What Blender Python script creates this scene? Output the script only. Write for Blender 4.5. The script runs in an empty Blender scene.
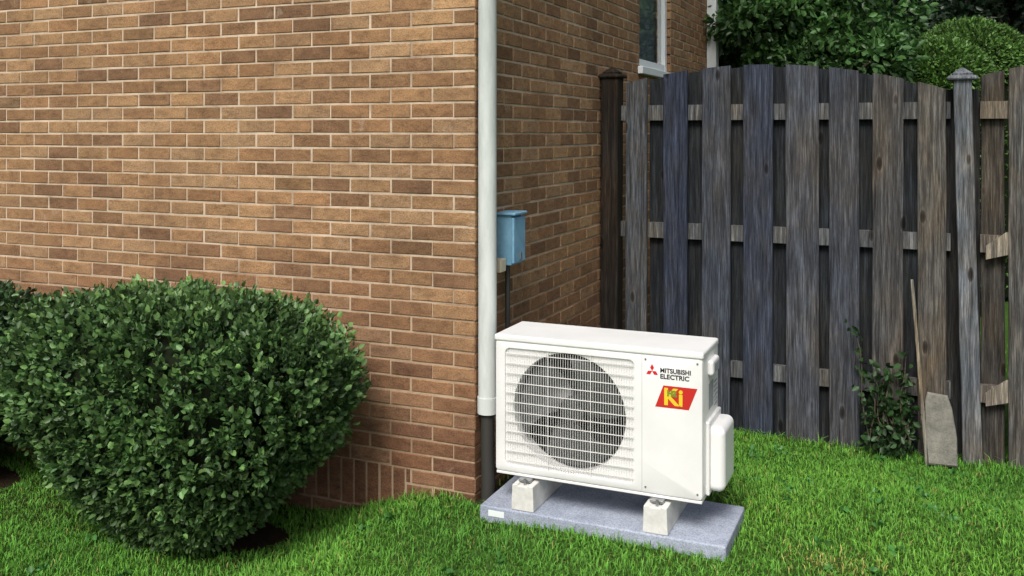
import bpy, math, random
import numpy as np
from mathutils import Vector
random.seed(7); rng=np.random.default_rng(11)
sc=bpy.context.scene
sc.view_settings.view_transform='Standard'
try: sc.view_settings.look='None'
except: pass
sc.view_settings.exposure=0

# ---------------------------------------------------------------- materials
def mat(name,col=(.5,.5,.5),rough=.6,spec=.5,metal=0):
    m=bpy.data.materials.new(name); m.use_nodes=True
    nt=m.node_tree; b=nt.nodes['Principled BSDF']
    b.inputs['Base Color'].default_value=(*col,1); b.inputs['Roughness'].default_value=rough
    b.inputs['Specular IOR Level'].default_value=spec; b.inputs['Metallic'].default_value=metal
    return m
def N(m,t,**k):
    n=m.node_tree.nodes.new(t)
    for a,v in k.items(): setattr(n,a,v)
    return n
def L(m,a,b): m.node_tree.links.new(a,b)
def noise(m,scale,detail=4,rough=.6,stretch=None,obj=True):
    tc=N(m,'ShaderNodeTexCoord'); mp=N(m,'ShaderNodeMapping')
    L(m,tc.outputs['Object'],mp.inputs['Vector'])
    if stretch: mp.inputs['Scale'].default_value=stretch
    n=N(m,'ShaderNodeTexNoise'); n.inputs['Scale'].default_value=scale
    n.inputs['Detail'].default_value=detail; n.inputs['Roughness'].default_value=rough
    L(m,mp.outputs['Vector'],n.inputs['Vector']); return n
def ramp(m,src,stops):
    r=N(m,'ShaderNodeValToRGB'); e=r.color_ramp.elements
    while len(e)<len(stops): e.new(.5)
    for el,(p,c) in zip(e,stops):
        el.position=p; el.color=(*c,1) if len(c)==3 else c
    L(m,src,r.inputs['Fac']); return r
def mixc(m,a,b,fac,mode='MIX'):
    x=N(m,'ShaderNodeMix',data_type='RGBA',blend_type=mode)
    for s,v in ((x.inputs[0],fac),(x.inputs[6],a),(x.inputs[7],b)):
        if hasattr(v,'links') or hasattr(v,'is_linked'): L(m,v,s)
        else:
            s.default_value=v if not isinstance(v,tuple) else (*v,1)
    return x.outputs[2]
def bump(m,src,strength=.3,dist=.01):
    b=N(m,'ShaderNodeBump'); b.inputs['Strength'].default_value=strength; b.inputs['Distance'].default_value=dist
    L(m,src,b.inputs['Height']); L(m,b.outputs['Normal'],m.node_tree.nodes['Principled BSDF'].inputs['Normal'])
def base(m,s): L(m,s,m.node_tree.nodes['Principled BSDF'].inputs['Base Color'])
def attr(m,n='Col'):
    a=N(m,'ShaderNodeAttribute'); a.attribute_name=n; return a.outputs['Color']

# brick
M_brick=mat('brick',rough=.9,spec=.2)
n1=noise(M_brick,16,6,.75,(1,1,2.4)); n2=noise(M_brick,120,5,.85,(1,1,1.6)); n3=noise(M_brick,1.1,5,.65)
r1=ramp(M_brick,n1.outputs['Fac'],[(.28,(.50,.46,.44)),(.5,(1,1,1)),(.72,(1.35,1.32,1.24))])
r2=ramp(M_brick,n2.outputs['Fac'],[(.33,(.30,.29,.29)),(.5,(1,1,1)),(.70,(1.55,1.53,1.45))])
r3=ramp(M_brick,n3.outputs['Fac'],[(.3,(.70,.68,.70)),(.65,(1.15,1.13,1.08))])
c=mixc(M_brick,attr(M_brick),r1.outputs['Color'],.9,'MULTIPLY'); c=mixc(M_brick,c,r2.outputs['Color'],.85,'MULTIPLY')
c=mixc(M_brick,c,r3.outputs['Color'],1.0,'MULTIPLY')
ne=noise(M_brick,3.6,8,.78); re=ramp(M_brick,ne.outputs['Fac'],[(.61,(0,0,0)),(.78,(.65,.65,.65))])
c=mixc(M_brick,c,(.55,.46,.35),re.outputs['Color']); base(M_brick,c)
bump(M_brick,n2.outputs['Fac'],.8,.005)
# mortar
M_mortar=mat('mortar',rough=.95,spec=.1)
n1=noise(M_mortar,3.5,8,.75); n2=noise(M_mortar,90,4,.7)
r1=ramp(M_mortar,n1.outputs['Fac'],[(.3,(.27,.20,.14)),(.5,(.48,.38,.28)),(.7,(.66,.54,.41))])
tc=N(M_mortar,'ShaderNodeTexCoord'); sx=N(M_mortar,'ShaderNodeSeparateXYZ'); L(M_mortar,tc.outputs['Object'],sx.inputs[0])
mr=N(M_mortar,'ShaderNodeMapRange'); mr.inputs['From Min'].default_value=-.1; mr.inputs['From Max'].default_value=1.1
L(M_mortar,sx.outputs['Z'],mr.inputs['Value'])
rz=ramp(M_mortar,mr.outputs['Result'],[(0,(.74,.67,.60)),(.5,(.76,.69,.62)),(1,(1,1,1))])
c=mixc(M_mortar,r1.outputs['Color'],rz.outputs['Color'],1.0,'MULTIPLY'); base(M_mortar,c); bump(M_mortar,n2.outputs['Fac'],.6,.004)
# wood
M_wood=mat('weathered_wood',rough=.85,spec=.2)
n1=noise(M_wood,9,8,.75,(6,6,.35)); n2=noise(M_wood,30,5,.75,(7,7,.22)); n3=noise(M_wood,2.2,5,.65,(1.6,1,.8))
r1=ramp(M_wood,n1.outputs['Fac'],[(.3,(.22,.22,.24)),(.5,(.90,.90,.90)),(.70,(2.3,2.3,2.3))])
r2=ramp(M_wood,n2.outputs['Fac'],[(.34,(.24,.23,.23)),(.5,(1,1,1)),(.68,(1.8,1.8,1.8))])
c=mixc(M_wood,attr(M_wood),r1.outputs['Color'],.94,'MULTIPLY'); c=mixc(M_wood,c,r2.outputs['Color'],.92,'MULTIPLY')
r3=ramp(M_wood,n3.outputs['Fac'],[(.43,(0,0,0)),(.66,(.8,.8,.8))])
c=mixc(M_wood,c,mixc(M_wood,c,(1.30,1.05,.76),1.0,'MULTIPLY'),r3.outputs['Color'])
tck=N(M_wood,'ShaderNodeTexCoord'); mpk=N(M_wood,'ShaderNodeMapping'); mpk.inputs['Scale'].default_value=(8,1,3)
L(M_wood,tck.outputs['Object'],mpk.inputs['Vector'])
vo=N(M_wood,'ShaderNodeTexVoronoi'); vo.inputs['Scale'].default_value=1.0; L(M_wood,mpk.outputs['Vector'],vo.inputs['Vector'])
rk=ramp(M_wood,vo.outputs['Distance'],[(.05,(.12,.10,.09)),(.10,(.45,.40,.36)),(.13,(1.35,1.3,1.25)),(.18,(1,1,1))])
c=mixc(M_wood,c,rk.outputs['Color'],.9,'MULTIPLY')
base(M_wood,c); bump(M_wood,n2.outputs['Fac'],.6,.006)
# whites etc
M_white=mat('unit_white_paint',(.80,.79,.765),.38,.5)
nn=noise(M_white,4,5,.6); r=ramp(M_white,nn.outputs['Fac'],[(.3,(.69,.685,.67)),(.6,(.76,.755,.745))]); base(M_white,r.outputs['Color'])
M_wire=mat('grille_wire',(.70,.69,.67),.4)
M_dark=mat('unit_dark_interior',(.035,.036,.038),.6,.3)
M_room=mat('window_curtain',(.20,.25,.28),.8,.2)
M_fan=mat('fan_plastic',(.060,.062,.062),.45)
M_fin=mat('coil_fin',(.05,.05,.05),.6)
M_red=mat('logo_red',(.62,.012,.018),.4); M_blk=mat('logo_black',(.03,.03,.035),.5)
M_srd=mat('sticker_red',(.50,.025,.02),.35); M_yel=mat('sticker_yellow',(.75,.52,.03),.4); M_grn=mat('sticker_green',(.16,.25,.03),.4)
M_pipe=mat('downspout_paint',(.60,.62,.58),.45)
nn=noise(M_pipe,5,6,.7,(2,2,.4)); r=ramp(M_pipe,nn.outputs['Fac'],[(.3,(.42,.45,.43)),(.6,(.61,.64,.62))]); base(M_pipe,r.outputs['Color'])
M_rub=mat('drain_dark',(.035,.033,.03),.6)
M_box=mat('electrical_box_paint',(.26,.42,.50),.4,.5)
nn=noise(M_box,12,5,.7); r=ramp(M_box,nn.outputs['Fac'],[(.3,(.13,.29,.42)),(.65,(.21,.41,.56))]); base(M_box,r.outputs['Color'])
M_beige=mat('beige_plastic',(.50,.45,.33),.5)
M_trim=mat('white_trim',(.70,.74,.74),.5)
M_glass=mat('window_glass',(1,1,1),.03,.5); M_glass.node_tree.nodes['Principled BSDF'].inputs['Transmission Weight'].default_value=1
M_metal=mat('galvanised',(.35,.36,.37),.4,.5,.8)
M_seam=mat('seam_shadow_gap',(.33,.34,.36),.6)  # label grey; on handle recess and vents it paints their shade
M_conc=mat('concrete',rough=.9,spec=.2)
n1=noise(M_conc,6,6,.7); n2=noise(M_conc,160,4,.8)
r1=ramp(M_conc,n1.outputs['Fac'],[(.3,(.24,.27,.34)),(.7,(.39,.425,.51))]); r2=ramp(M_conc,n2.outputs['Fac'],[(.3,(.45,.45,.45)),(.5,(1,1,1)),(.7,(1.35,1.35,1.35))])
base(M_conc,mixc(M_conc,r1.outputs['Color'],r2.outputs['Color'],1.,'MULTIPLY')); bump(M_conc,n2.outputs['Fac'],.6,.004)
M_blkst=mat('riser_block',rough=.8,spec=.2)
n1=noise(M_blkst,15,6,.7); r1=ramp(M_blkst,n1.outputs['Fac'],[(.3,(.50,.49,.46)),(.65,(.72,.71,.68))]); base(M_blkst,r1.outputs['Color'])
M_stone=mat('stone',rough=.9,spec=.2)
n1=noise(M_stone,12,8,.75); r1=ramp(M_stone,n1.outputs['Fac'],[(.3,(.09,.09,.08)),(.7,(.27,.26,.22))]); base(M_stone,r1.outputs['Color']); bump(M_stone,n1.outputs['Fac'],.8,.02)
M_roof=mat('roof_shingle',(.06,.055,.05),.9)
nn=noise(M_roof,20,5); r=ramp(M_roof,nn.outputs['Fac'],[(.3,(.04,.037,.034)),(.7,(.1,.09,.08))]); base(M_roof,r.outputs['Color'])
M_bark=mat('bark',(.07,.05,.035),.95)
nn=noise(M_bark,10,6,.7,(3,3,.6)); r=ramp(M_bark,nn.outputs['Fac'],[(.3,(.03,.022,.016)),(.7,(.12,.09,.065))]); base(M_bark,r.outputs['Color']); bump(M_bark,nn.outputs['Fac'],.6,.02)
M_ground=mat('soil_and_turf',rough=.95,spec=.1)
n1=noise(M_ground,1.2,6,.7); n2=noise(M_ground,60,5,.8)
r1=ramp(M_ground,n1.outputs['Fac'],[(.35,(.040,.090,.018)),(.65,(.065,.13,.025))]); r2=ramp(M_ground,n2.outputs['Fac'],[(.3,(.45,.45,.4)),(.6,(1.1,1.1,1))])
c=mixc(M_ground,r1.outputs['Color'],r2.outputs['Color'],1.,'MULTIPLY')
c=mixc(M_ground,c,mixc(M_ground,(.035,.024,.015),r2.outputs['Color'],1.,'MULTIPLY'),attr(M_ground)); base(M_ground,c); bump(M_ground,n2.outputs['Fac'],.8,.02)
def leafmat(name,rough=.45,trans=.22,spec=.4):
    m=mat(name,rough=rough,spec=spec); nt=m.node_tree
    col=attr(m); base(m,col)
    if trans:
        t=N(m,'ShaderNodeBsdfTranslucent'); L(m,col,t.inputs['Color'])
        x=N(m,'ShaderNodeMixShader'); x.inputs[0].default_value=trans
        out=[n for n in nt.nodes if n.type=='OUTPUT_MATERIAL'][0]
        L(m,nt.nodes['Principled BSDF'].outputs[0],x.inputs[1]); L(m,t.outputs[0],x.inputs[2]); L(m,x.outputs[0],out.inputs['Surface'])
    return m
M_leaf=leafmat('leaf'); M_grass=leafmat('grass_blade',.6,0.0,.2)
M_core=mat('bush_interior',(.010,.014,.007),.95,.05)  # near black: the shade inside the foliage is put into this colour

# ---------------------------------------------------------------- helpers
def link(o,parent=None):
    sc.collection.objects.link(o)
    if parent: o.parent=parent
    return o
def empty(name):
    e=bpy.data.objects.new(name,None); e.empty_display_size=.1; return link(e)
def mesh(name,v,f,m,parent=None,cols=None,smooth=False,sharp=None):
    me=bpy.data.meshes.new(name); me.from_pydata([tuple(x) for x in v],[],[tuple(x) for x in f])
    ms=m if isinstance(m,list) else [m]
    for q in ms: me.materials.append(q)
    if cols is not None:
        a=me.color_attributes.new('Col','FLOAT_COLOR','POINT')
        c=np.ones((len(v),4),np.float32); c[:,:3]=np.asarray(cols); a.data.foreach_set('color',c.ravel())
    me.update()
    if smooth:
        me.shade_smooth()
        if sharp: me.set_sharp_from_angle(angle=math.radians(sharp))
    o=bpy.data.objects.new(name,me); return link(o,parent)
def npmesh(name,V,F,m,cols,parent=None):
    me=bpy.data.meshes.new(name)
    me.vertices.add(len(V)); me.vertices.foreach_set('co',V.astype(np.float32).ravel())
    k=F.shape[1]; me.loops.add(F.size); me.loops.foreach_set('vertex_index',F.astype(np.int32).ravel())
    me.polygons.add(len(F)); me.polygons.foreach_set('loop_start',(np.arange(len(F))*k).astype(np.int32))
    try: me.polygons.foreach_set('loop_total',np.full(len(F),k,np.int32))
    except Exception: pass
    me.update(calc_edges=True)
    a=me.color_attributes.new('Col','FLOAT_COLOR','POINT'); c=np.ones((len(V),4),np.float32); c[:,:3]=cols
    a.data.foreach_set('color',c.ravel()); me.materials.append(m); me.validate()
    return link(bpy.data.objects.new(name,me),parent)
def box(name,x0,x1,y0,y1,z0,z1,m,parent=None,bev=.003,seg=2,rot=None):
    cx,cy,cz=(x0+x1)/2,(y0+y1)/2,(z0+z1)/2; a,b,c=(x1-x0)/2,(y1-y0)/2,(z1-z0)/2
    v=[(sx*a,sy*b,sz*c) for sx in(-1,1) for sy in(-1,1) for sz in(-1,1)]
    f=[(0,1,3,2),(4,6,7,5),(0,4,5,1),(2,3,7,6),(0,2,6,4),(1,5,7,3)]
    o=mesh(name,v,f,m,parent); o.location=(cx,cy,cz)
    if rot: o.rotation_euler=rot
    if bev>0:
        md=o.modifiers.new('b','BEVEL'); md.width=bev; md.segments=seg; md.limit_method='ANGLE'
        o.data.shade_smooth(); md.harden_normals=True
    return o
def tube(pts,rad,n=12,V=None,F=None,cap=True):
    if V is None: V=[];F=[]
    pts=[Vector(p) for p in pts]; b=len(V); prev=None
    for i,p in enumerate(pts):
        t=(pts[min(i+1,len(pts)-1)]-pts[max(i-1,0)]).normalized()
        u=t.cross(Vector((0,0,1))) if abs(t.z)<.95 else t.cross(Vector((1,0,0)))
        if prev is not None: u=prev-t*prev.dot(t)
        u.normalize(); prev=u; w=t.cross(u)
        r=rad[i] if hasattr(rad,'__len__') else rad
        for k in range(n):
            a=2*math.pi*k/n; V.append(p+u*math.cos(a)*r+w*math.sin(a)*r)
    for i in range(len(pts)-1):
        for k in range(n):
            F.append((b+i*n+k,b+i*n+(k+1)%n,b+(i+1)*n+(k+1)%n,b+(i+1)*n+k))
    if cap: F.append(tuple(b+k for k in range(n))[::-1]); F.append(tuple(b+(len(pts)-1)*n+k for k in range(n)))
    return V,F
def sst(x,a,b):
    t=np.clip((np.asarray(x,float)-a)/(b-a),0,1); return t*t*(3-2*t)
def wav(x,y,z=0,s=1.):
    return (np.sin(x*3.1*s+1.3*np.sin(y*2.3*s+z*1.7*s))+np.sin(y*3.7*s+1.1*np.sin(z*2.9*s+x*1.9*s)+2.1)+np.sin(z*3.3*s+1.7*np.sin(x*2.7*s)+.7+y*s))/3

# ---------------------------------------------------------------- camera
H=1.57
cam=bpy.data.cameras.new('camera'); co=bpy.data.objects.new('camera',cam); link(co)
cam.sensor_width=36; cam.lens=940/1024*36; cam.shift_y=-155/1024; cam.clip_start=.05; cam.clip_end=600
co.location=(0,0,H); co.rotation_euler=(math.pi/2,0,math.radians(23.33)); sc.camera=co

# ---------------------------------------------------------------- world / sun
w=bpy.data.worlds.new('World'); sc.world=w; w.use_nodes=True
bg=w.node_tree.nodes['Background']; sky=w.node_tree.nodes.new('ShaderNodeTexSky'); sky.sky_type='NISHITA'
sky.sun_disc=False; sky.sun_elevation=math.radians(50); sky.sun_rotation=math.radians(175); sky.dust_density=4; sky.air_density=1
hs=w.node_tree.nodes.new('ShaderNodeHueSaturation'); hs.inputs['Saturation'].default_value=.6
w.node_tree.links.new(sky.outputs[0],hs.inputs['Color'])
w.node_tree.links.new(hs.outputs[0],bg.inputs[0]); bg.inputs[1].default_value=.15
sl=bpy.data.lights.new('sun','SUN'); sl.energy=3.3; sl.angle=math.radians(24); sl.color=(1,.97,.91)
so=link(bpy.data.objects.new('sun',sl)); el=math.radians(50); az=Vector((.09,-.996,0))
so.rotation_euler=(az*math.cos(el)+Vector((0,0,math.sin(el)))).to_track_quat('Z','Y').to_euler(); so.location=(2,-8,12)

# ---------------------------------------------------------------- ground
CX,CY=-1.752,3.659
def gz(x,y):
    x=np.asarray(x,float); y=np.asarray(y,float)
    z=-.15*sst(y,4.0,5.3)*sst(x,-1.9,-1.2)
    z=z-.17*sst(-x,1.85,2.6)*(1-sst(y,3.7,6)*.3)
    z=z-.02*sst(-x,1.2,1.8)
    near=1-sst(np.hypot(x,y),8,20)
    z=z+.010*wav(x,y,0,1.3)*near
    return z
g=np.concatenate([np.linspace(-220,-12,14),np.linspace(-10,-6.2,14),np.linspace(-6,6.5,180),np.linspace(7,14,20),np.linspace(18,220,14)])
gx,gy=np.meshgrid(g,g); V=np.stack([gx.ravel(),gy.ravel(),gz(gx,gy).ravel()],1); n=len(g)
idx=np.arange(n*n).reshape(n,n); F=np.stack([idx[:-1,:-1].ravel(),idx[:-1,1:].ravel(),idx[1:,1:].ravel(),idx[1:,:-1].ravel()],1)
mulch=np.clip(sst(V[:,1],2.95,3.15)*(1-sst(V[:,1],3.9,4.0))*(1-sst(V[:,0],-2.5,-2.3))*sst(V[:,0],-6,-5.6)+(V[:,0]>CX-.1)*(1-sst(V[:,0],-.9,-.6))*sst(V[:,1],3.6,3.7)*(1-sst(V[:,1],4.1,4.5)),0,1)
gm=npmesh('ground',V,F,M_ground,np.repeat(mulch[:,None],3,1))

# ---------------------------------------------------------------- house
house=empty('brick_house')
BV=[];BF=[];BC=[]; MV=[];MF=[]
RH=.0677; BL=.2032; BH=.0582; JT=.0095; Z0=-.12-RH*5; ROWS=86
pal=[(.325,.195,.102),(.290,.170,.090),(.345,.212,.115),(.255,.148,.080),(.310,.182,.096),(.225,.130,.074),(.350,.222,.125),(.300,.170,.088),(.330,.202,.108)]
def add_brick(P,t0,t1,z0,z1,dark=0):
    if t1-t0<.012 or z1-z0<.012: return
    b=len(BV); j=lambda s:random.uniform(-s,s)
    dp=j(.0014); tl=j(.0010); ch=.0028
    t0+=j(.0018); t1+=j(.0018); z0+=j(.0016); z1+=j(.0016)
    for ring,(ins,de) in enumerate(((ch,dp),(0,dp+ch),(0,.035))):
        for (tt,zz,k) in ((t0+ins,z0+ins,-1),(t1-ins,z0+ins,1),(t1-ins,z1-ins,1),(t0+ins,z1-ins,-1)):
            BV.append(P(tt,zz,de+tl*k*(ring<2)))
    BF.append((b,b+1,b+2,b+3))
    for r in (0,4):
        for k in range(4): BF.append((b+r+k,b+r+4+k,b+r+4+(k+1)%4,b+r+(k+1)%4))
    c=np.array(random.choice(pal)); zm=(z0+z1)/2
    c=c*random.uniform(.88,1.12)
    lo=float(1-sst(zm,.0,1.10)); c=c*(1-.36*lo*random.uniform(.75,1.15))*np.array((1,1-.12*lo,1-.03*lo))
    if random.random()<.03: c=c*.7
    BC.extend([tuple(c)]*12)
def wall(O,td,nr,length,phase,openings=(),soldier=None,front=True):
    def P(t,z,de): return (O[0]+td[0]*t-nr[0]*de,O[1]+td[1]*t-nr[1]*de,z)
    def clip(t0,t1,z0,z1):
        segs=[(t0,t1)]
        obs=[(a,b,c-.0,d) for a,b,c,d in openings]
        if soldier: obs.append(soldier)
        for a,b,c,d in obs:
            if z1>c+.004 and z0<d-.004:
                ns=[]
                for s0,s1 in segs:
                    if s1<=a or s0>=b: ns.append((s0,s1)); continue
                    if s0<a: ns.append((s0,a-.004))
                    if s1>b: ns.append((b+.004,s1))
                segs=ns
        for s0,s1 in segs: add_brick(P,s0,s1,z0,z1)
    for r in range(ROWS):
        z0=Z0+r*RH; z1=z0+BH
        t=.0025 
        first=True
        odd=(r+phase)%2
        while t<length-.01:
            l=.0985 if (first and odd) else BL
            e=min(t+l,length-.0025); clip(t,e,z0,z1)
            t=t+l+JT-(.0025 if first else 0); first=False
    if soldier:
        a,b,c,d=soldier; t=a+.004
        while t+BH<b: add_brick(P,t,t+BH,c+.0,c+BL-.008); t+=BH+JT
    ts=sorted({0.004,length-.004,*[q for o in openings for q in o[:2]]}); zs=sorted({Z0,Z0+ROWS*RH,*[q for o in openings for q in o[2:]]})
    for i in range(len(ts)-1):
        for k in range(len(zs)-1):
            tm=(ts[i]+ts[i+1])/2; zm=(zs[k]+zs[k+1])/2
            if any(a<tm<b and c<zm<d for a,b,c,d in openings): continue
            bb=len(MV)
            for q in ((ts[i],zs[k]),(ts[i+1],zs[k]),(ts[i+1],zs[k+1]),(ts[i],zs[k+1])): MV.append(P(q[0],q[1],.0038))
            MF.append((bb,bb+1,bb+2,bb+3))
    for wi,(a,b,c,d) in enumerate(openings):
        def pbox(nm,t0,t1,z0,z1,d0,d1,m,bev=.003):
            p=P(t0,z0,d0); q=P(t1,z1,d1)
            return box(nm,min(p[0],q[0]),max(p[0],q[0]),min(p[1],q[1]),max(p[1],q[1]),z0,z1,m,house,bev)
        for s0,s1,e0,e1 in ((a-.03,a-.001,c,d),(b+.001,b+.03,c,d),(a,b,d+.001,d+.03)):
            pbox('window_reveal',s0,s1,e0,e1,.036,.14,M_mortar,0)
        pbox('window_sill',a-.05,b+.05,c-.055,c-.002,-.035,.13,M_trim,.006)
        fw=.06
        pbox('window_frame_side',a+.001,a+fw,c,d-.001,.03,.09,M_trim); pbox('window_frame_side',b-fw,b-.001,c,d-.001,.03,.09,M_trim)
        pbox('window_frame_rail',a+fw+.001,b-fw-.001,c+.001,c+fw,.032,.088,M_trim); pbox('window_frame_rail',a+fw+.001,b-fw-.001,d-fw,d-.002,.032,.088,M_trim)
        zm=(c+d)/2; pbox('window_meeting_rail',a+fw+.001,b-fw-.001,zm-.022,zm+.022,.04,.086,M_trim)
        pbox('window_glass',a+fw,b-fw,c+fw,d-fw,.06,.064,M_glass,0)
        pbox('window_curtain',a+.02,b-.02,c+.02,d-.02,.115,.12,M_room,0)
zT=Z0+ROWS*RH; LW,LR=10.5,4.93
wall((CX,CY),(-1,0),(0,-1),LW,0,[(5.6,7.0,.95,2.35),(2.9,4.1,3.75,5.0),(6.4,7.6,3.75,5.0)],soldier=(.345,3.2,Z0+5*RH,Z0+8*RH-.003))
wall((CX,CY),(0,1),(1,0),LR,1,[(2.62,3.50,2.03,3.45)])
wall((CX,CY+LR),(-1,0),(0,1),LW,0); wall((CX-LW,CY),(0,1),(-1,0),LR,1)
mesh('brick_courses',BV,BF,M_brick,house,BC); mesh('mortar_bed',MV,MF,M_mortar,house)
o=.4; x0,x1,y0,y1=CX-LW-o,CX+o,CY-o,CY+LR+o; ym=(y0+y1)/2; rz=zT+2.0
mesh('roof',[(x0,y0,zT),(x1,y0,zT),(x1,y1,zT),(x0,y1,zT),(x0+2.8,ym,rz),(x1-2.8,ym,rz)],[(0,1,5,4),(1,2,5),(2,3,4,5),(3,0,4)],M_roof,house)
mesh('soffit',[(x0,y0,zT-.004),(x1,y0,zT-.004),(x1,y1,zT-.004),(x0,y1,zT-.004)],[(3,2,1,0)],M_trim,house)
for q in ((x0,x1,y0-.1,y0),(x0,x1,y1,y1+.1)): box('gutter',*q,zT-.09,zT+.02,M_trim,house,.01)
for q in ((x0-.1,x0,y0,y1),(x1,x1+.1,y0,y1)): box('gutter',*q,zT-.09,zT+.02,M_trim,house,.01)
box('corner_trim',CX+.004,CX+.09,CY+LR-.10,CY+LR+.02,-.2,zT-.02,M_trim,house,.006)

# downspout
ds=empty('downspout'); px,py=CX+.044,CY+.033
V,F=tube([(px,py,.40),(px,py,zT-.35),(px+.02,py-.03,zT-.28),(px+.3,py-.3,zT-.06)],.040,24)
mesh('pipe',V,F,M_pipe,ds,smooth=True,sharp=50)
for z,h in ((.395,.07),(2.62,.06)):
    V,F=tube([(px,py,z-h/2),(px,py,z+h/2)],.0435,24); mesh('collar',V,F,M_pipe,ds,smooth=True,sharp=50)
V,F=tube([(px,py,.36),(px,py,.20),(px+.004,py,.05),(px+.0,py,-.1)],[.028,.028,.030,.030],20); mesh('drain_riser',V,F,M_rub,ds,smooth=True,sharp=50)
for z in (1.02,2.0): box('strap',CX+.002,CX+.010,py+.03,py+.075,z,z+.02,M_metal,ds,.001)

# electrical box on the side wall
eb=empty('electrical_disconnect_box')
box('enclosure',CX+.008,CX+.082,3.865,3.985,.975,1.200,M_box,eb,.005)
box('cover',CX+.083,CX+.098,3.858,3.992,.985,1.190,M_box,eb,.005)
box('rain_hood',CX+.006,CX+.106,3.852,3.998,1.201,1.213,M_box,eb,.004)
box('hasp',CX+.099,CX+.106,3.915,3.935,1.0,1.03,M_metal,eb,.002)
box('outlet_cover',CX+.006,CX+.060,3.80,3.86,.950,1.010,M_beige,eb,.006)
V,F=tube([(CX+.035,3.93,.975),(CX+.035,3.93,.5),(CX+.035,3.96,.35),(CX+.10,4.0,.30)],.012,12); mesh('conduit',V,F,M_rub,eb,smooth=True,sharp=50)

# ---------------------------------------------------------------- slab + heat pump
sx0,sx1,sy0,sy1=-1.645,-.645,3.478,3.890
slab=empty('concrete_pad'); box('pad_body',sx0,sx1,sy0,sy1,-.08,.05,M_conc,slab,.008,3)
box('pad_label',sx0+.04,sx0+.11,sy0-.0015,sy0+.001,.012,.036,M_trim,slab,0)
hp=empty('heat_pump_outdoor_unit')
ux0,ux1,uy0,uy1,uz0,uz1=-1.600,-.742,3.534,3.822,.180,.728
gx0,gx1,gz0,gz1=-1.556,-1.008,.208,.690; fcx,fcz,fr=-1.283,.449,.236
gcx,gcz=(gx0+gx1)/2,(gz0+gz1)/2
def rr(cx,cz,x0,x1,z0,z1,r,ang):
    dx,dz=math.cos(ang),math.sin(ang); lo,hi=0,5
    def inside(px,pz):
        if not(x0<=px<=x1 and z0<=pz<=z1): return False
        qx=min(max(px,x0+r),x1-r); qz=min(max(pz,z0+r),z1-r)
        return math.hypot(px-qx,pz-qz)<=r+1e-9
    for _ in range(40):
        m=(lo+hi)/2
        if inside(cx+dx*m,cz+dz*m): lo=m
        else: hi=m
    return cx+dx*lo,cz+dz*lo
angs=set(2*math.pi*i/144 for i in range(144))
for (a,b,c,d) in ((ux0,ux1,uz0,uz1),(gx0,gx1,gz0,gz1)):
    for X in (a,b):
        for Zq in (c,d):
            t=math.atan2(Zq-gcz,X-gcx)%(2*math.pi)
            for e in (-.04,-.02,0,.02,.04): angs.add((t+e)%(2*math.pi))
angs=sorted(angs); n=len(angs); V=[];F=[]
def ring(fn,y): 
    for a in angs:
        p=fn(a); V.append((p[0],y,p[1]))
def bridge(i,j,):
    for k in range(n): F.append((i*n+k,i*n+(k+1)%n,j*n+(k+1)%n,j*n+k))
out=lambda ins:(lambda a:rr(gcx,gcz,ux0+ins,ux1-ins,uz0+ins,uz1-ins,.012,a))
inn=lambda ins:(lambda a:rr(gcx,gcz,gx0+ins,gx1-ins,gz0+ins,gz1-ins,.022,a))
def circ(r): 
    def f(a):
        dx,dz=math.cos(a),math.sin(a); ex,ez=gcx-fcx,gcz-fcz; B=dx*ex+dz*ez; C=ex*ex+ez*ez-r*r
        t=-B+math.sqrt(B*B-C); return gcx+dx*t,gcz+dz*t
    return f
rings=[(out(0),uy1),(out(0),uy0+.010),(out(.003),uy0+.003),(out(.010),uy0),(inn(0),uy0),(inn(.001),uy0+.003),(inn(.0015),uy0+.010),(circ(fr+.0025),uy0+.010),(circ(fr+.001),uy0+.014),(circ(fr),uy0+.026),(circ(fr),uy0+.085)]
for i,(fn,y) in enumerate(rings):
    ring(fn,y)
    if i: bridge(i-1,i)
F.append(tuple(range(n)))
mesh('casing',V,F,M_white,hp,smooth=True,sharp=28)
box('top_lid',ux0-.004,ux1+.004,uy0-.005,uy1+.004,uz1-.014,uz1+.014,M_white,hp,.010,4)
box('base_pan',ux0+.004,ux1-.004,uy0+.004,uy1-.004,uz0-.012,uz0+.0,M_white,hp,.003)
box('coil_back',gx0+.0,gx1,uy1-.10,uy1-.09,gz0,gz1,M_fin,hp,0)
V=[];F=[]
for i in range(60):
    x=gx0+.01+i*.009; b=len(V)
    V+= [(x,uy1-.115,gz0),(x,uy1-.115,gz1),(x+.002,uy1-.101,gz1),(x+.002,uy1-.101,gz0)]; F.append((b,b+1,b+2,b+3))
mesh('coil_fins',V,F,M_fan,hp)
V,F=tube([(fcx,uy0+.045,fcz),(fcx,uy0+.05,fcz),(fcx,uy0+.085,fcz)],[.03,.052,.055],28); mesh('fan_hub',V,F,M_fan,hp,smooth=True,sharp=40)
V=[];F=[]
for b3 in range(3):
    b=len(V); nr_,na=7,9
    for i in range(nr_):
        r=.05+(fr-.014-.05)*i/(nr_-1)
        for k in range(na):
            a=b3*2*math.pi/3+.35+(k/(na-1)-.5)*(1.55)+(i/(nr_-1))*.45
            V.append((fcx+r*math.cos(a),uy0+.075-.05*(k/(na-1))+.012*math.sin(i),fcz+r*math.sin(a)))
    for i in range(nr_-1):
        for k in range(na-1): F.append((b+i*na+k,b+i*na+k+1,b+(i+1)*na+k+1,b+(i+1)*na+k))
mesh('fan_blades',V,F,M_fan,hp,smooth=True)
box('motor_mount',fcx-.02,fcx+.02,uy0+.10,uy0+.11,gz0,gz1,M_dark,hp,0)
V=[];F=[]
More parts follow.
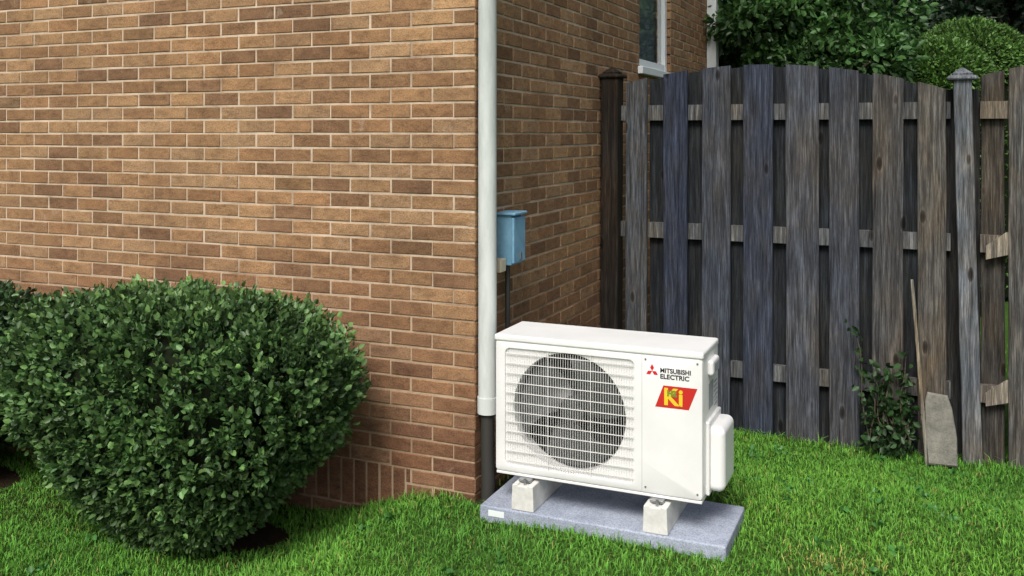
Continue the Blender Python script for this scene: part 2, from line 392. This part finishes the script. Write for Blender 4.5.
def bar(x0,x1,y0,y1,z0,z1):
    b=len(V); V.extend([(x,y,z) for x in(x0,x1) for y in(y0,y1) for z in(z0,z1)])
    F.extend([(b+p[0],b+p[1],b+p[2],b+p[3]) for p in [(0,1,3,2),(4,6,7,5),(0,4,5,1),(2,3,7,6),(0,2,6,4),(1,5,7,3)]])
x=gx0+.012
while x<gx1-.008:
    bar(x-.0007,x+.0007,uy0+.001,uy0+.003,gz0+.004,gz1-.004); x+=.0105
nh=12
for i in range(nh):
    z=gz0+.022+(gz1-gz0-.044)*i/(nh-1); bar(gx0+.004,gx1-.004,uy0-.002,uy0+.001,z-.0015,z+.0015)
for x in (gx0+.19,gx0+.37): bar(x-.0015,x+.0015,uy0-.0022,uy0+.0008,gz0+.004,gz1-.004)
mesh('fan_grille',V,F,M_wire,hp)
box('panel_seam',gx1+.03,gx1+.0312,uy0-.0006,uy0+.001,uz0+.012,uz1-.016,M_seam,hp,0)
def flat(name,pts,m,y): return mesh(name,[(p[0],y,p[1]) for p in pts],[tuple(range(len(pts)))],m,hp)
lx,lz,a_=-.937,.655,.0155
for k,ang in enumerate((90,210,330)):
    t=math.radians(ang); p1=(lx+a_*math.cos(t-math.pi/6),lz+a_*math.sin(t-math.pi/6)); p2=(lx+a_*math.cos(t+math.pi/6),lz+a_*math.sin(t+math.pi/6))
    tip=(p1[0]+p2[0]-lx,p1[1]+p2[1]-lz); flat('logo_mark',[(lx,lz),p1,tip,p2],M_red,uy0-.0012)
def text(name,body,x,z,size,m,y,sx=1,off=0):
    cu=bpy.data.curves.new(name,'FONT'); cu.body=body; cu.size=size; cu.extrude=.0002; cu.offset=off
    cu.materials.append(m); ob=link(bpy.data.objects.new(name,cu),hp); ob.location=(x,y,z); ob.rotation_euler=(math.pi/2,0,0); ob.scale=(sx,1,1); return ob
text('logo_text_upper','MITSUBISHI',-.906,.653,.0245,M_blk,uy0-.0012,.97,.0007); text('logo_text_lower','ELECTRIC',-.906,.630,.0245,M_blk,uy0-.0012,1.06,.0007)
flat('sticker',[(-.925,.520),(-.795,.520),(-.762,.604),(-.893,.604)],M_srd,uy0-.0008)
text('sticker_text','Ki',-.893,.533,.088,M_yel,uy0-.0016,1.0,.003)
text('sticker_small','H2',-.878,.566,.030,M_grn,uy0-.0022,1.0,.002)
box('valve_cover',ux1-.005,ux1+.068,uy0+.075,uy1+.004,uz0+.012,uz0+.262,M_white,hp,.028,5)
box('valve_cover_flange',ux1-.002,ux1+.014,uy0+.055,uy1+.002,uz0+.004,uz0+.285,M_white,hp,.006,3)
box('side_handle',ux1-.004,ux1+.022,uy0+.09,uy0+.215,uz1-.095,uz1-.035,M_white,hp,.012,4)
box('side_handle_recess_shade',ux1+.0222,ux1+.0232,uy0+.11,uy0+.195,uz1-.085,uz1-.05,M_seam,hp,0)  # raised grey plate; the hollow's shade is only coloured on
box('rating_label',ux1+.0005,ux1+.002,uy0+.10,uy0+.19,uz0+.32,uz0+.42,M_seam,hp,0)
for i in range(6): box('side_vent',ux1+.0005,ux1+.003,uy0+.205,uy0+.265,uz0+.31+i*.018,uz0+.316+i*.018,M_seam,hp,0)  # raised strips, slot shade given by their grey
for x in (gx1+.045,ux1-.02):
    for z in (uz0+.025,uz1-.03):
        V,F=tube([(x,uy0-.002,z),(x,uy0+.001,z)],.004,10); mesh('screw',V,F,M_metal,hp)
for bx in (-1.475,-.930):
    box('foot_rail',bx-.012,bx+.042,uy0-.020,uy1+.02,.1565,.1675,M_metal,hp,.002)
    V,F=tube([(bx+.02,uy0-.028,.150),(bx+.02,uy0-.028,.176)],.006,8); mesh('foot_bolt',V,F,M_metal,hp)
    o_=empty('riser_block')
    x0,x1=bx-.028,bx+.062; yy0,yy1=3.484,3.878
    prof=[(x0-.004,.0505),(x1+.004,.0505),(x1,.152),(x1-.022,.155),(x1-.026,.149),(x0+.026,.149),(x0+.022,.155),(x0,.152)]
    v=[]
    for y in (yy0,yy1): v+=[(p[0],y,p[1]) for p in prof]
    k=len(prof); f=[tuple(range(k)),tuple(range(2*k-1,k-1,-1))]+[(i,i+k,(i+1)%k+k,(i+1)%k) for i in range(k)]
    ob=mesh('block_body',v,f,M_blkst,o_); md=ob.modifiers.new('b','BEVEL'); md.width=.004; md.segments=2
    ob.data.shade_smooth(); md.harden_normals=True

# ---------------------------------------------------------------- fence
def boards(name,lst,parent):
    V=[];F=[];C=[]
    for (x0,x1,y0,y1,z0,zt,c,lean) in lst:
        b=len(V); ns=9; wj=random.uniform(-.006,.006); rx=random.uniform(-.006,.006)
        za,zb=zt(x0),zt(x1)
        for i in range(ns):
            t=i/(ns-1); e=random.uniform(-.002,.002); wy=wj*math.sin(t*3)+random.uniform(-.0007,.0007)
            ox=lean*(1-t)+rx*(1-t)
            zl=z0+(za-z0)*t; zr=z0+(zb-z0)*t
            V+= [(x0+e+ox,y0+wy,zl),(x0+e+.003+ox,y0-.003+wy,zl),(x1-e-.003+ox,y0-.003+wy,zr),(x1-e+ox,y0+wy,zr),(x1-e+ox,y1+wy,zr),(x0+e+ox,y1+wy,zl)]
            C+= [c]*6
        for i in range(ns-1):
            for k in range(6): F.append((b+i*6+k,b+i*6+(k+1)%6,b+(i+1)*6+(k+1)%6,b+(i+1)*6+k))
        F.append(tuple(b+k for k in range(5,-1,-1))); F.append(tuple(b+(ns-1)*6+k for k in range(6)))
    return mesh(name,V,F,M_wood,parent,C)
fence=empty('wooden_fence'); FY=5.45
arch=lambda s:1.958-.16*(s+.85)**2
fb=[(-1.600,-1.470),(-1.372,-1.230),(-1.143,-.980),(-.909,-.745),(-.677,-.500),(-.448,-.292),(-.222,-.068),(0.0,.138)]
cb=[(.066,.073,.084),(.027,.034,.055),(.045,.053,.070),(.033,.040,.060),(.056,.062,.076),(.046,.052,.066),(.058,.058,.060),(.078,.074,.068)]
lst=[]
for (a,b),c in zip(fb,cb): lst.append((a,b,FY-.022,FY,-.17+random.uniform(-.02,.02),arch,c,0))
for i in range(len(fb)-1):
    m_=(fb[i][1]+fb[i+1][0])/2+random.uniform(-.012,.012); lst.append((m_-.058,m_+.058,FY+.041,FY+.060,-.16,lambda s:arch(s)-.01,(.016,.019,.023),0))  # back boards coloured near black to carry the shade in the gaps
lst.append((.12,.30,FY+.041,FY+.060,-.16,lambda s:1.80,(.018,.019,.020),0))  # dark backing board closes this gap; the shade is in its colour
x=.33; i=0
while x<6.5:
    wd=random.uniform(.14,.18); c=random.choice([(.088,.082,.074),(.074,.072,.069),(.068,.070,.074)])
    tp=lambda s:1.87+.16*math.sin(((s-.3)/2.2%1.0)*math.pi)
    if i==0: lst.append((x-.025,x+.085,FY+.041,FY+.06,-.15,tp,(.045,.042,.038),0)); 
    lst.append((x+.10,x+.10+wd,FY-.022,FY,-.16,tp,c,0)); lst.append((x+.10+wd-.01,x+.10+wd+.09,FY+.041,FY+.06,-.15,tp,(.03,.03,.03),0))  # back boards darker than the fronts, gap shade painted in
    x+=wd+.085; i+=1
boards('pickets',lst,fence)
def railz(nm,x0,x1,z,c,h=.09):
    v=[(xx,yy,zz) for xx in(x0,x1) for yy in(FY+.001,FY+.039) for zz in(z-h/2,z+h/2)]
    f=[(0,1,3,2),(4,6,7,5),(0,4,5,1),(2,3,7,6),(0,2,6,4),(1,5,7,3)]
    mesh(nm,v,f,M_wood,fence,[c]*8)
for z in (1.69,.995,.215):
    railz('rail',-1.64,.16,z,(.085,.090,.095)); railz('rail',.30,6.6,z,(.12,.112,.10))
def post(nm,x0,x1,y0,y1,z0,z1,c,lean):
    boards(nm,[(x0,x1,y0,y1,z0,lambda s:z1,c,lean)],fence)
    cx,cy=(x0+x1)/2,(y0+y1)/2; V=[];F=[]
    for (hw,z) in ((.068,z1+.001),(.072,z1+.008),(.068,z1+.020),(.046,z1+.026),(.048,z1+.034),(.028,z1+.050),(.004,z1+.066)):
        V+=[(cx-hw,cy-hw,z),(cx+hw,cy-hw,z),(cx+hw,cy+hw,z),(cx-hw,cy+hw,z)]
    for i in range(6):
        for k in range(4): F.append((i*4+k,i*4+(k+1)%4,(i+1)*4+(k+1)%4,(i+1)*4+k))
    F.append((3,2,1,0)); F.append((24,25,26,27)); mesh(nm+'_cap',V,F,M_wood,fence,[c]*len(V))
post('hinge_post',-1.742,-1.635,FY-.06,FY+.045,-.3,1.90,(.020,.016,.013),0)
post('latch_post',.170,.258,FY-.075,FY+.020,-.3,1.845,(.108,.118,.132),.045)
for xx in (2.5,4.75): post('line_post',xx,xx+.1,FY-.06,FY-.025,-.3,1.9,(.10,.095,.09),0)
for zz,nm in ((.985,'brace'),(.225,'brace')):
    v=[(.325,0,zz-.07),(.50,0,zz-.02),(.50,0,zz+.07),(.42,0,zz+.075),(.325,0,zz-.0)]
    V=[(p[0],FY-.012,p[2]) for p in v]+[(p[0],FY+.0005,p[2]) for p in v]
    F=[(0,1,2,3,4),(9,8,7,6,5)]+[(i,i+5,(i+1)%5+5,(i+1)%5) for i in range(5)]
    mesh(nm,V,F,M_wood,fence,[(.17,.16,.14)]*10)

boards('wooden_stake',[(-.034,-.018,5.285,5.300,-.16,lambda s:.81,(.21,.20,.17),.072)],None)
V=[];F=[];pts=[(-.070,-.16),(.066,-.165),(.074,-.02),(.062,.12),(.045,.185),(-.050,.20),(-.066,.15),(-.072,0)]
for yy,s in ((0,.95),(.008,1),(.030,1),(.036,.95)):
    V+=[(p[0]*s,yy,p[1]*s) for p in pts]
for i in range(3):
    for k in range(8): F.append((i*8+k,i*8+(k+1)%8,(i+1)*8+(k+1)%8,(i+1)*8+k))
F.append(tuple(range(8))[::-1]); F.append(tuple(range(24,32)))
st=mesh('paving_stone',V,F,M_stone); st.location=(.110,5.29,.035); st.rotation_euler=(math.radians(-12),math.radians(-4),0)

# ---------------------------------------------------------------- foliage
def leaves(name,P,Nrm,size,cols,parent=None,aspect=.55,m=None,spread=.8):
    n=len(P); d=Nrm+rng.normal(0,spread,(n,3)); d/=np.linalg.norm(d,axis=1)[:,None]+1e-9
    r=rng.normal(0,1,(n,3)); s=np.cross(d,r); s/=np.linalg.norm(s,axis=1)[:,None]+1e-9; u=np.cross(s,d)
    L_=(size*rng.uniform(.65,1.25,n))[:,None]
    W=L_*aspect*.5
    v=np.empty((n,6,3)); v[:,0]=P; v[:,1]=P+d*L_*.32+s*W+u*W*.35; v[:,2]=P+d*L_*.72+s*W*.8+u*W*.3
    v[:,3]=P+d*L_-u*W*.25; v[:,4]=P+d*L_*.72-s*W*.8+u*W*.3; v[:,5]=P+d*L_*.32-s*W+u*W*.35
    b=(np.arange(n)*6)[:,None]; F=np.concatenate([b+np.array([[0,1,2,3]]),b+np.array([[0,3,4,5]])],0)
    return npmesh(name,v.reshape(-1,3),F,m or M_leaf,np.repeat(cols,6,0),parent)
def bush(name,c,hx,hy,zb,zt,ntw,lsz,seed,cb=(.064,.135,.044),p=3.8,taper=.42):
    global rng; rng=np.random.default_rng(seed)
    e=empty(name); h=(zt-zb)
    def surf(D,shrink):
        q=(np.abs(D)**p).sum(1)**(1/p); Q=D/q[:,None]
        bmp=1+.055*wav(D[:,0]*2.2,D[:,1]*2.2,D[:,2]*2.2,1.3)+.045*wav(D[:,0]*6,D[:,1]*6,D[:,2]*6,1.)
        Q=Q*(bmp*shrink)[:,None]
        zz=(Q[:,2]+1)/2; tp=taper+(1-taper)*sst(zz,-.12,.70)
        X=np.stack([c[0]+Q[:,0]*hx*tp,c[1]+Q[:,1]*hy*tp,zb+zz*h],1)
        return X
    D=rng.normal(0,1,(ntw,3)); D/=np.linalg.norm(D,axis=1)[:,None]
    sh=1-.16*rng.random(ntw)**1.6+ (rng.random(ntw)<.10)*rng.uniform(0,.06,ntw)
    T=surf(D,sh); out_=D*np.array([1/hx,1/hy,1.6/h]); out_/=np.linalg.norm(out_,axis=1)[:,None]
    out_[:,2]+=.35; k=13
    P=np.repeat(T,k,0); O=np.repeat(out_,k,0); tt=np.tile(np.linspace(-1,0,k),ntw)
    P=P+O*(tt*.075)[:,None]+rng.normal(0,.009,P.shape)
    tw=np.repeat(rng.uniform(.55,1.4,ntw),k)*(1+.25*np.repeat(wav(T[:,0]*2,T[:,1]*2,T[:,2]*2,1.5),k))
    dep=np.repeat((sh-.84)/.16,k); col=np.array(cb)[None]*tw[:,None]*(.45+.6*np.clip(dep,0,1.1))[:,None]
    tip=np.clip((tt+.35)/.35,0,1)[:,None]; col=col*(1+tip*np.array([[1.2,.85,.6]])*rng.uniform(.2,1,(len(P),1)))
    col*=rng.uniform(.65,1.35,(len(P),1))
    keep=P[:,1]<CY-.01
    P,O,col=P[keep],O[keep],col[keep]
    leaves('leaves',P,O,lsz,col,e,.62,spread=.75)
    nu,nv=36,24; U,Vv=np.meshgrid(np.linspace(0,2*np.pi,nu,endpoint=False),np.linspace(.02,np.pi-.02,nv))
    D=np.stack([np.sin(Vv)*np.cos(U),np.sin(Vv)*np.sin(U),np.cos(Vv)],-1).reshape(-1,3)
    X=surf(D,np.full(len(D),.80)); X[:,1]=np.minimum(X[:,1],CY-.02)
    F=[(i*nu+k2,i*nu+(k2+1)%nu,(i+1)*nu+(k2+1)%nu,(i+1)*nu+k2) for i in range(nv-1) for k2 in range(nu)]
    mesh('dark_inner_hull',X,F,M_core,e,smooth=True)  # closed dark hull behind the leaves, painted as the shaded interior
    V,F=[],[]
    for i in range(9):
        a=random.uniform(0,6.28); r=random.uniform(.02,.12)
        V,F=tube([(c[0]+r*math.cos(a),c[1]+r*math.sin(a),zb-.12),(c[0]+2.4*r*math.cos(a),c[1]+r*1.5*math.sin(a),zb+h*.4)],[.014,.008],6,V,F)
    mesh('stems',V,F,M_bark,e)
    return e
bush('boxwood_shrub',(-2.925,3.15),.80,.46,-.17,.88,5600,.030,5)
bush('boxwood_shrub',(-4.72,3.28),.78,.36,-.19,.80,3600,.031,6,(.030,.070,.027))

def tree(name,base_,h,rad,zc,nbl,lpb,lsz,cb,seed,flat_=1.0,brad=.38,trunk=.11):
    global rng; rng=np.random.default_rng(seed); random.seed(seed)
    e=empty(name); bx,by=base_; V,F=[],[]
    top=Vector((bx+.1,by,zc+.3*h)); V,F=tube([(bx,by,-.3),(bx+.05,by+.03,zc*.5),tuple(top)],[trunk,trunk*.75,trunk*.25],10,V,F)
    cents=[]
    for i in range(nbl):
        d=rng.normal(0,1,3); d/=np.linalg.norm(d); r=rng.random()**.45
        cpt=np.array([bx,by,zc])+d*r*np.array([rad,rad,h*flat_]); cents.append(cpt)
        if i%3==0:
            t=rng.uniform(.3,.8); st_=Vector((bx+.05,by,zc*t+.3)); V,F=tube([st_,(st_+Vector(cpt))/2+Vector((0,0,.1)),Vector(cpt)],[trunk*.35,trunk*.2,.01],6,V,F)
    mesh('trunk_and_limbs',V,F,M_bark,e)
    cents=np.array(cents); P=np.repeat(cents,lpb,0); D=rng.normal(0,1,P.shape); D/=np.linalg.norm(D,axis=1)[:,None]
    rb=np.repeat(rng.uniform(.6,1.2,nbl)*brad,lpb)*rng.random(len(P))**.4
    P=P+D*rb[:,None]*np.array([1,1,.7]); br=np.repeat(rng.uniform(.6,1.4,nbl),lpb)*rng.uniform(.7,1.3,len(P))
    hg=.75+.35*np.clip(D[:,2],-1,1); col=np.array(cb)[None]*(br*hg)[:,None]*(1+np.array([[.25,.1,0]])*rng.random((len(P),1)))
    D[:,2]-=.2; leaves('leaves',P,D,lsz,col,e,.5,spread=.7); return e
tree('broadleaf_tree',(-1.05,9.2),1.45,.92,2.6,95,330,.080,(.058,.150,.040),21,brad=.34)
tree('broadleaf_tree',(-1.9,13.0),2.2,1.6,3.6,60,260,.12,(.028,.070,.025),23)
tree('evergreen_tree',(1.5,14.6),3.0,2.0,3.7,110,300,.11,(.022,.052,.024),24,brad=.5,trunk=.18)
tree('evergreen_tree',(-.6,16.0),3.0,2.2,4.0,90,300,.12,(.022,.052,.024),25,brad=.55,trunk=.18)
tree('evergreen_tree',(4.6,15.5),3.0,2.2,3.8,80,300,.12,(.022,.052,.024),26,brad=.55,trunk=.18)
def dome(name,c,r,zt,seed):
    global rng; rng=np.random.default_rng(seed); e=empty(name); n=16000
    D=rng.normal(0,1,(n,3)); D[:,2]=np.abs(D[:,2])-.25; D/=np.linalg.norm(D,axis=1)[:,None]
    zc=zt-r*.9; k=(1+.035*wav(D[:,0]*4,D[:,1]*4,D[:,2]*4))*rng.uniform(.93,1.01,n)
    P=np.stack([c[0]+D[:,0]*r*k,c[1]+D[:,1]*r*k,zc+D[:,2]*r*.9*k],1); low=rng.random(n)<.35
    P[low,2]=rng.uniform(0,zc,low.sum())
    col=np.array([.095,.195,.042])[None]*rng.uniform(.6,1.3,(n,1))*(1+.25*wav(P[:,0]*3,P[:,1]*3,P[:,2]*3)[:,None])
    leaves('leaves',P,D,.045,col,e,.5,spread=.6)
    nu,nv=28,14; U,Vv=np.meshgrid(np.linspace(0,2*np.pi,nu,endpoint=False),np.linspace(.02,1.8,nv))
    X=np.stack([c[0]+np.sin(Vv)*np.cos(U)*r*.92,c[1]+np.sin(Vv)*np.sin(U)*r*.92,zc+np.cos(Vv)*r*.83],-1).reshape(-1,3)
    X[-nu:,2]=-.1
    mesh('inner_mass',X,[(i*nu+q,i*nu+(q+1)%nu,(i+1)*nu+(q+1)%nu,(i+1)*nu+q) for i in range(nv-1) for q in range(nu)],M_core,e,smooth=True)
dome('clipped_hedge',(.18,10.0),.50,2.48,31); dome('clipped_hedge',(.50,11.2),.62,2.78,32)
def treeline():
    global rng; rng=np.random.default_rng(77); e=empty('distant_trees'); C=[]
    for i in range(60):
        a=math.radians(rng.uniform(-35,215)); R=rng.uniform(26,38); C+= [(R*math.cos(a)+rng.normal(0,1.2),R*math.sin(a)+rng.normal(0,1.2),rng.uniform(.5,8.5)) for _ in range(9)]
    C=np.array(C); P=np.repeat(C,70,0); D=rng.normal(0,1,P.shape); D/=np.linalg.norm(D,axis=1)[:,None]
    P=P+D*(rng.random(len(P))**.4*2.0)[:,None]; br=np.repeat(rng.uniform(.5,1.4,len(C)),70)
    leaves('leaves',P,D,.55,np.array([.03,.07,.026])[None]*br[:,None]*rng.uniform(.7,1.3,(len(P),1)),e,.7)
treeline()
rng=np.random.default_rng(41); random.seed(9); wd=empty('weed_plant'); V,F=[],[]; C=[]
for i in range(13):
    bx=random.uniform(-.27,-.05); h=random.uniform(.22,.82); tx=bx+random.uniform(-.07,.08)
    pts=[(bx+(tx-bx)*t*t+.012*math.sin(9*t+i),5.39-.05*math.sin(t*3),-.16+h*t) for t in np.linspace(0,1,7)]
    V,F=tube(pts,[.0035]*5+[.0025,.0015],5,V,F)
    for t in np.linspace(.12,1,11): C.append((bx+(tx-bx)*t*t,5.375-.03*random.random(),-.16+h*t))
C=np.array(C); P=np.repeat(C,4,0)+rng.normal(0,.018,(len(C)*4,3)); P[:,1]=np.minimum(P[:,1],5.42)
O=rng.normal(0,.7,P.shape); O[:,1]-=.4; O[:,2]-=.1
leaves('leaves',P,O,.044,np.array([.028,.068,.020])[None]*rng.uniform(.5,1.4,(len(P),1)),wd,.62)
mesh('stems',V,F,M_bark,wd)

# ---------------------------------------------------------------- grass
def grass():
    global rng; rng=np.random.default_rng(3)
    def samp(n,x0,x1,y0,y1): return np.stack([rng.uniform(x0,x1,n),rng.uniform(y0,y1,n)],1)
    A=samp(540000,-5.5,3.2,1.4,5.75)
    X=.918*A[:,0]+.396*A[:,1]; Y=-.396*A[:,0]+.918*A[:,1]
    vis=(Y>3.15)&(np.abs(X)<.58*Y+.1)&(Y<6); keep=vis|(rng.random(len(A))<.13); A=A[keep]
    E=samp(22000,-4.5,5,5.5,9)
    A=np.concatenate([A,E])
    x,y=A[:,0],A[:,1]
    ok=~((x<CX+.01)&(y>CY-.01)) & ~((x>sx0-.004)&(x<sx1+.004)&(y>sy0-.004)&(y<sy1+.004))
    ok&=~((((x+2.93)/.46)**2+((y-3.30)/.18)**2)<1)&~((((x+4.62)/.5)**2+((y-3.3)/.2)**2)<1)
    ok&=~((y>FY-.025)&(y<FY+.065)&(x>-1.76))
    worn=(x>CX)&(x<-1.62)&(y>3.62); ok&=~(worn&(rng.random(len(x))<.9))
    beh=(x>CX)&(x<-.66)&(y>3.88)&(y<4.3); ok&=~(beh&(rng.random(len(x))<.5))
    A=A[ok]; x,y=A[:,0],A[:,1]; n=len(A); z=gz(x,y)-.004
    cl=wav(x*1.5,y*1.5,0,1.2); fine=wav(x*9,y*9,.5,1.2); big=wav(x*.7+1,y*.8,2.,1.); tuft=wav(x*22,y*22,.9,1.1)
    ln=rng.uniform(.018,.044,n)*(1+.20*cl+.18*fine+.22*tuft)
    ed=(sst(y,5.25,5.42)*(y<5.5)+ (np.abs(y-(CY-.03))<.04)*(x<CX)*(x>-2.1)*.5+ ((np.abs(x-sx0)<.03)|(np.abs(x-sx1)<.03)|(np.abs(y-sy0)<.025))*.25*(y<3.95)); ln*=1+ed*rng.uniform(0,1.2,n)
    ang=rng.uniform(0,2*np.pi,n)+.6*cl; lean=rng.uniform(.15,1.15,n); wdt=rng.uniform(.0011,.0026,n)
    dx,dy=np.cos(ang),np.sin(ang); pa=ang+np.pi/2+rng.normal(0,.5,n); px_,py_=np.cos(pa)*wdt,np.sin(pa)*wdt
    v=np.empty((n,5,3))
    bx=np.stack([x,y,z],1); sd=np.stack([px_,py_,np.zeros(n)],1); dr=np.stack([dx,dy,np.zeros(n)],1); up=np.array([0,0,1.])
    mid=bx+dr*(ln*.25*lean)[:,None]+up*(ln*.6)[:,None]*(1-.15*lean[:,None]); tip=bx+dr*(ln*.85*lean)[:,None]+up*(ln*(1.0-.42*lean))[:,None]
    v[:,0]=bx-sd; v[:,1]=bx+sd; v[:,2]=mid+sd*.8; v[:,3]=mid-sd*.8; v[:,4]=tip
    b=(np.arange(n)*5)[:,None]
    F=np.concatenate([b+np.array([[0,1,2]]),b+np.array([[0,2,3]]),b+np.array([[3,2,4]])],0)
    col=np.array([[.095,.270,.034]])*rng.uniform(.6,1.3,(n,1))*(1+.15*cl+.12*fine+.16*big+.10*tuft)[:,None]
    yel=np.clip(.5+.6*big+.3*cl,0,1)[:,None]; col=col*(1+yel*np.array([[.25,.05,0]]))
    yl=rng.random(n)<.03; col[yl]=np.array([.28,.28,.08])*rng.uniform(.6,1.2,(yl.sum(),1))
    patch=np.exp(-(((x+.29)/.12)**2+((y-3.60)/.09)**2))*.6
    pm=(rng.random(n)<patch); col[pm]=np.array([.38,.36,.10])*rng.uniform(.7,1.2,(pm.sum(),1))
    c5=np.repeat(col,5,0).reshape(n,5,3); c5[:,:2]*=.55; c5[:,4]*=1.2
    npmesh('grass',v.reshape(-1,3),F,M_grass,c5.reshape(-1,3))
    print('blades',n)
grass()
# broad-leaf weeds scattered through the lawn (one object)
rng=np.random.default_rng(55); C=[]
while len(C)<150:
    x,y=rng.uniform(-3.5,2.2),rng.uniform(1.8,5.3)
    if (x<CX+.1 and y>CY-.1) or (sx0-.06<x<sx1+.06 and sy0-.06<y<sy1+.06): continue
    C.append((x,y,float(gz(x,y))+.012))
C=np.array(C); k=9; P=np.repeat(C,k,0)+rng.normal(0,.014,(len(C)*k,3))*np.array([1,1,.3])
O=rng.normal(0,.9,P.shape); O[:,2]=np.abs(O[:,2])*.35+.25
leaves('lawn_clover',P,O,.026,np.array([.060,.190,.040])[None]*rng.uniform(.7,1.3,(len(P),1)),None,.8,spread=.2)
